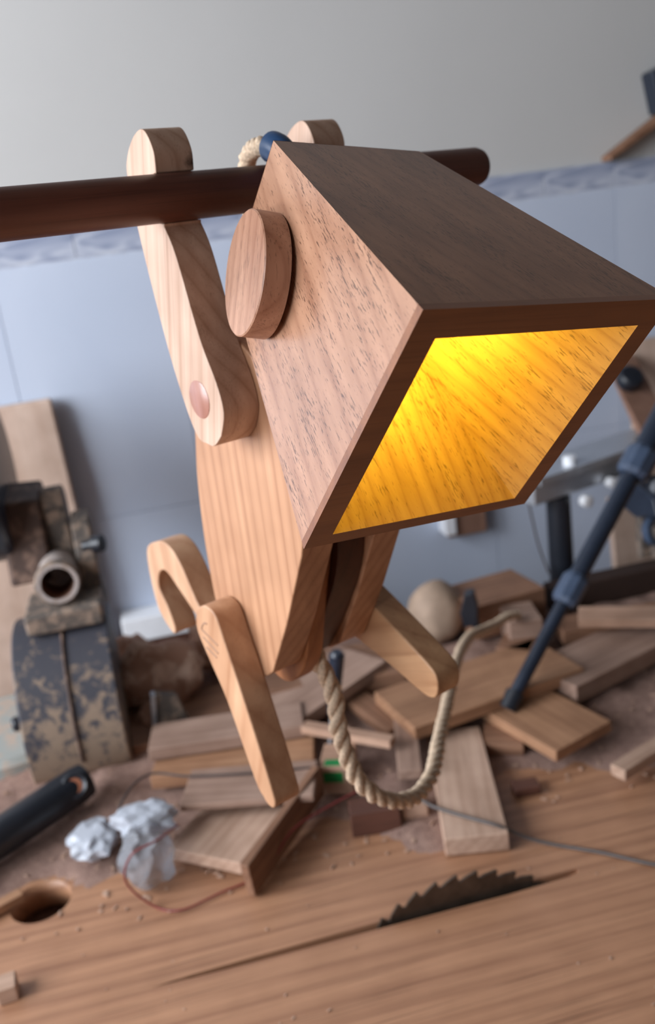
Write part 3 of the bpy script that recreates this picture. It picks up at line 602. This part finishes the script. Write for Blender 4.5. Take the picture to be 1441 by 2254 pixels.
# ------------------------------------------------------------------ right-hand side
ps = hexa('plywood_sheet', [(0.790,1.345,ZF),(1.35,1.345,ZF),(1.35,1.357,ZF),(0.790,1.357,ZF)], [(0.830,1.428,0.345),(1.35,1.428,0.335),(1.35,1.440,0.335),(0.830,1.440,0.345)], 'sheet', bevel=0.002)
tag(ps, 'pale plywood sheet leaning on the wall behind the tripod', 'board')
tag(hexa('brown_panel', [(0.752,1.264,0.2235),(0.812,1.281,0.2250),(0.808,1.296,0.2250),(0.748,1.279,0.2235)], [(0.770,1.405,0.318),(0.826,1.405,0.318),(0.826,1.418,0.326),(0.770,1.418,0.326)], 'sheetdark', bevel=0.002), 'short brown panel propped on the aluminium rail against the wall', 'board')
kn = lathe('black_roller', [(0.0,0.0),(0.019,0.0),(0.021,0.003),(0.021,0.020),(0.017,0.024),(0.0,0.025)], (0.780,1.358,0.290), (0,-0.7,0.7), 'black', k=28)
tag(kn, 'black round roller on the short brown panel', 'roller')
tag(hexa('pale_board', [(0.757,1.300,ZF),(1.30,1.300,ZF),(1.30,1.316,ZF),(0.757,1.316,ZF)], [(0.757,1.385,0.085),(1.30,1.385,0.085),(1.30,1.401,0.085),(0.757,1.401,0.085)], 'sheet', bevel=0.002), 'low pinkish board behind the black beam at the right', 'board')
fr_ = empty('rail_stand', (0.575,1.20,0.0)); tag(fr_, 'aluminium rail on a black post behind the tripod', 'stand')
def fk(o): return keep(o, fr_)
rl = fk(hexa('rail', [(0.520,1.170,0.176),(0.900,1.280,0.184),(0.878,1.362,0.184),(0.498,1.252,0.176)], [(0.520,1.170,0.213),(0.900,1.280,0.222),(0.878,1.362,0.222),(0.498,1.252,0.213)], 'alu', None, 0.003))
fk(hexa('rail_lip', [(0.530,1.1660,0.206),(0.900,1.2730,0.215),(0.899,1.279,0.215),(0.529,1.172,0.206)], [(0.530,1.1660,0.217),(0.900,1.2730,0.226),(0.899,1.279,0.226),(0.529,1.172,0.217)], 'alu', None))
fk(lathe('post', [(0.0,0.0),(0.019,0.0),(0.018,0.175),(0.0,0.178)], (0.571,1.200,0.0), (0,0,1), 'black', k=24))
fk(lathe('knob', [(0.0,0.0),(0.009,0.0),(0.009,0.012),(0.0,0.014)], (0.606,1.188,0.165), (0.2,-1,0), 'white', k=18))
fk(lathe('knob', [(0.0,0.0),(0.010,0.0),(0.010,0.014),(0.0,0.016)], (0.600,1.215,0.214), (0,0,1), 'white', k=18))
fk(lathe('knob', [(0.0,0.0),(0.008,0.0),(0.008,0.012),(0.0,0.014)], (0.657,1.205,0.180), (0.2,-1,0), 'white', k=18))
fk(tube('earth_wire', catmull([(0.520,1.195,0.190),(0.524,1.19,0.150),(0.532,1.19,0.105),(0.545,1.19,0.060)], 6, False), 0.0014, 'wire', None, 6))
# tripod
tp = empty('tripod', (0.347,0.894,0.034)); tag(tp, 'black tripod whose leg stands on the brown boards', 'tripod')
f0 = Vector((0.3475,0.8945,0.0345)); dr = Vector((0.263,0.106,0.271)); Lh = dr.length; dr.normalize()
hub = f0+dr*0.86
def tkp(o): return keep(o, tp)
def seg(name, a, b, d, r, mat, pa=f0): return tkp(lathe(name, [(0.0,a),(r,a),(r,b),(0.0,b)], pa, d, mat, None, 20))
foot = seg('rubber_foot', 0.0, 0.022, dr, 0.0115, 'black')
seg('leg_section', 0.020, 0.165, dr, 0.0082, 'blue_black')
seg('leg_section', 0.165, 0.345, dr, 0.0112, 'blue_black')
seg('leg_section', 0.345, 0.85, dr, 0.0150, 'blue_black')
def collar(a, r): return tkp(lathe('leg_collar', [(0.0,a-0.020),(r*0.8,a-0.020),(r,a-0.014),(r,a+0.014),(r*0.8,a+0.020),(0.0,a+0.020)], f0, dr, 'collar', None, 10, smooth=0.3))
collar(0.163, 0.0165); collar(0.345, 0.0205)
tkp(lathe('hub', [(0.0,-0.05),(0.04,-0.05),(0.045,0.02),(0.03,0.05),(0.0,0.05)], hub, (0,0,1), 'black', None, 20))
for tgt in (Vector((1.25,0.85,0.0)), Vector((1.12,1.20,0.0))):
    d2 = (tgt-hub); l2 = d2.length; d2.normalize(); seg('leg_section', 0.02, l2*0.5, d2, 0.015, 'blue_black', hub); seg('leg_section', l2*0.5, l2-0.004, d2, 0.010, 'blue_black', hub)
# clamp
cm = empty('bar_clamp', (0.70,1.14,0.07)); tag(cm, 'dark grey metal clamp at the right edge behind the tripod leg', 'clamp')
def ck(o): return keep(o, cm)
ck(box('clamp_bar', (0.685,1.165,0.062), (0.700,1.180,0.250), 'mach', bevel=0.002))
ck(prism('clamp_jaw', [(1.10,0.150),(1.16,0.132),(1.20,0.140),(1.20,0.180),(1.15,0.185),(1.11,0.175)], 0.672, 0.740, 'blue_black', None, 0.004))
ck(lathe('clamp_ring', [(0.014,-0.006),(0.022,-0.006),(0.022,0.006),(0.014,0.006)], (0.688,1.13,0.118), (0.3,-1,0.3), 'collar', None, 24, ring=True))
ck(lathe('clamp_ring', [(0.010,-0.005),(0.017,-0.005),(0.017,0.005),(0.010,0.005)], (0.700,1.13,0.178), (0.1,-1,0.5), 'alu', None, 24, ring=True))
ck(prism('clamp_foot', [(1.12,0.062),(1.19,0.062),(1.18,0.110),(1.14,0.115)], 0.700, 0.745, 'mach', None, 0.003))
# wall socket below the snout
ws = empty('wall_socket', (0.49,1.445,0.09)); tag(ws, 'small brown and white wall box on the tiles under the snout', 'wall box')
keep(box('back_plate', (0.470,1.420,0.058), (0.540,1.449,0.150), 'sheetdark', bevel=0.002), ws)
keep(box('cover', (0.462,1.412,0.066), (0.482,1.449,0.150), 'white', bevel=0.002), ws)
# things on the ledge of the tiles, top right
tag(hexa('wooden_slat', [(0.800,1.425,0.640),(0.99,1.425,0.735),(0.99,1.456,0.735),(0.800,1.456,0.640)], [(0.800,1.425,0.648),(0.99,1.425,0.755),(0.99,1.456,0.755),(0.800,1.456,0.648)], 'off3', bevel=0.002), 'brown wooden slat rising from the tile ledge at top right', 'slat')
bb = empty('black_holder', (0.91,1.44,0.71)); tag(bb, 'black plastic holder at the top right edge of the photo', 'holder')
keep(hexa('holder_body', [(0.888,1.42,0.7005),(0.97,1.42,0.7465),(0.97,1.457,0.7465),(0.888,1.457,0.7005)], [(0.874,1.42,0.765),(0.97,1.42,0.80),(0.97,1.457,0.80),(0.874,1.457,0.765)], 'blue_black', None, 0.004), bb)
keep(lathe('holder_screw', [(0.0,0.0),(0.006,0.0),(0.005,0.003),(0.0,0.004)], (0.93,1.42,0.76), (0,-1,0), 'alu', None, 12), bb)
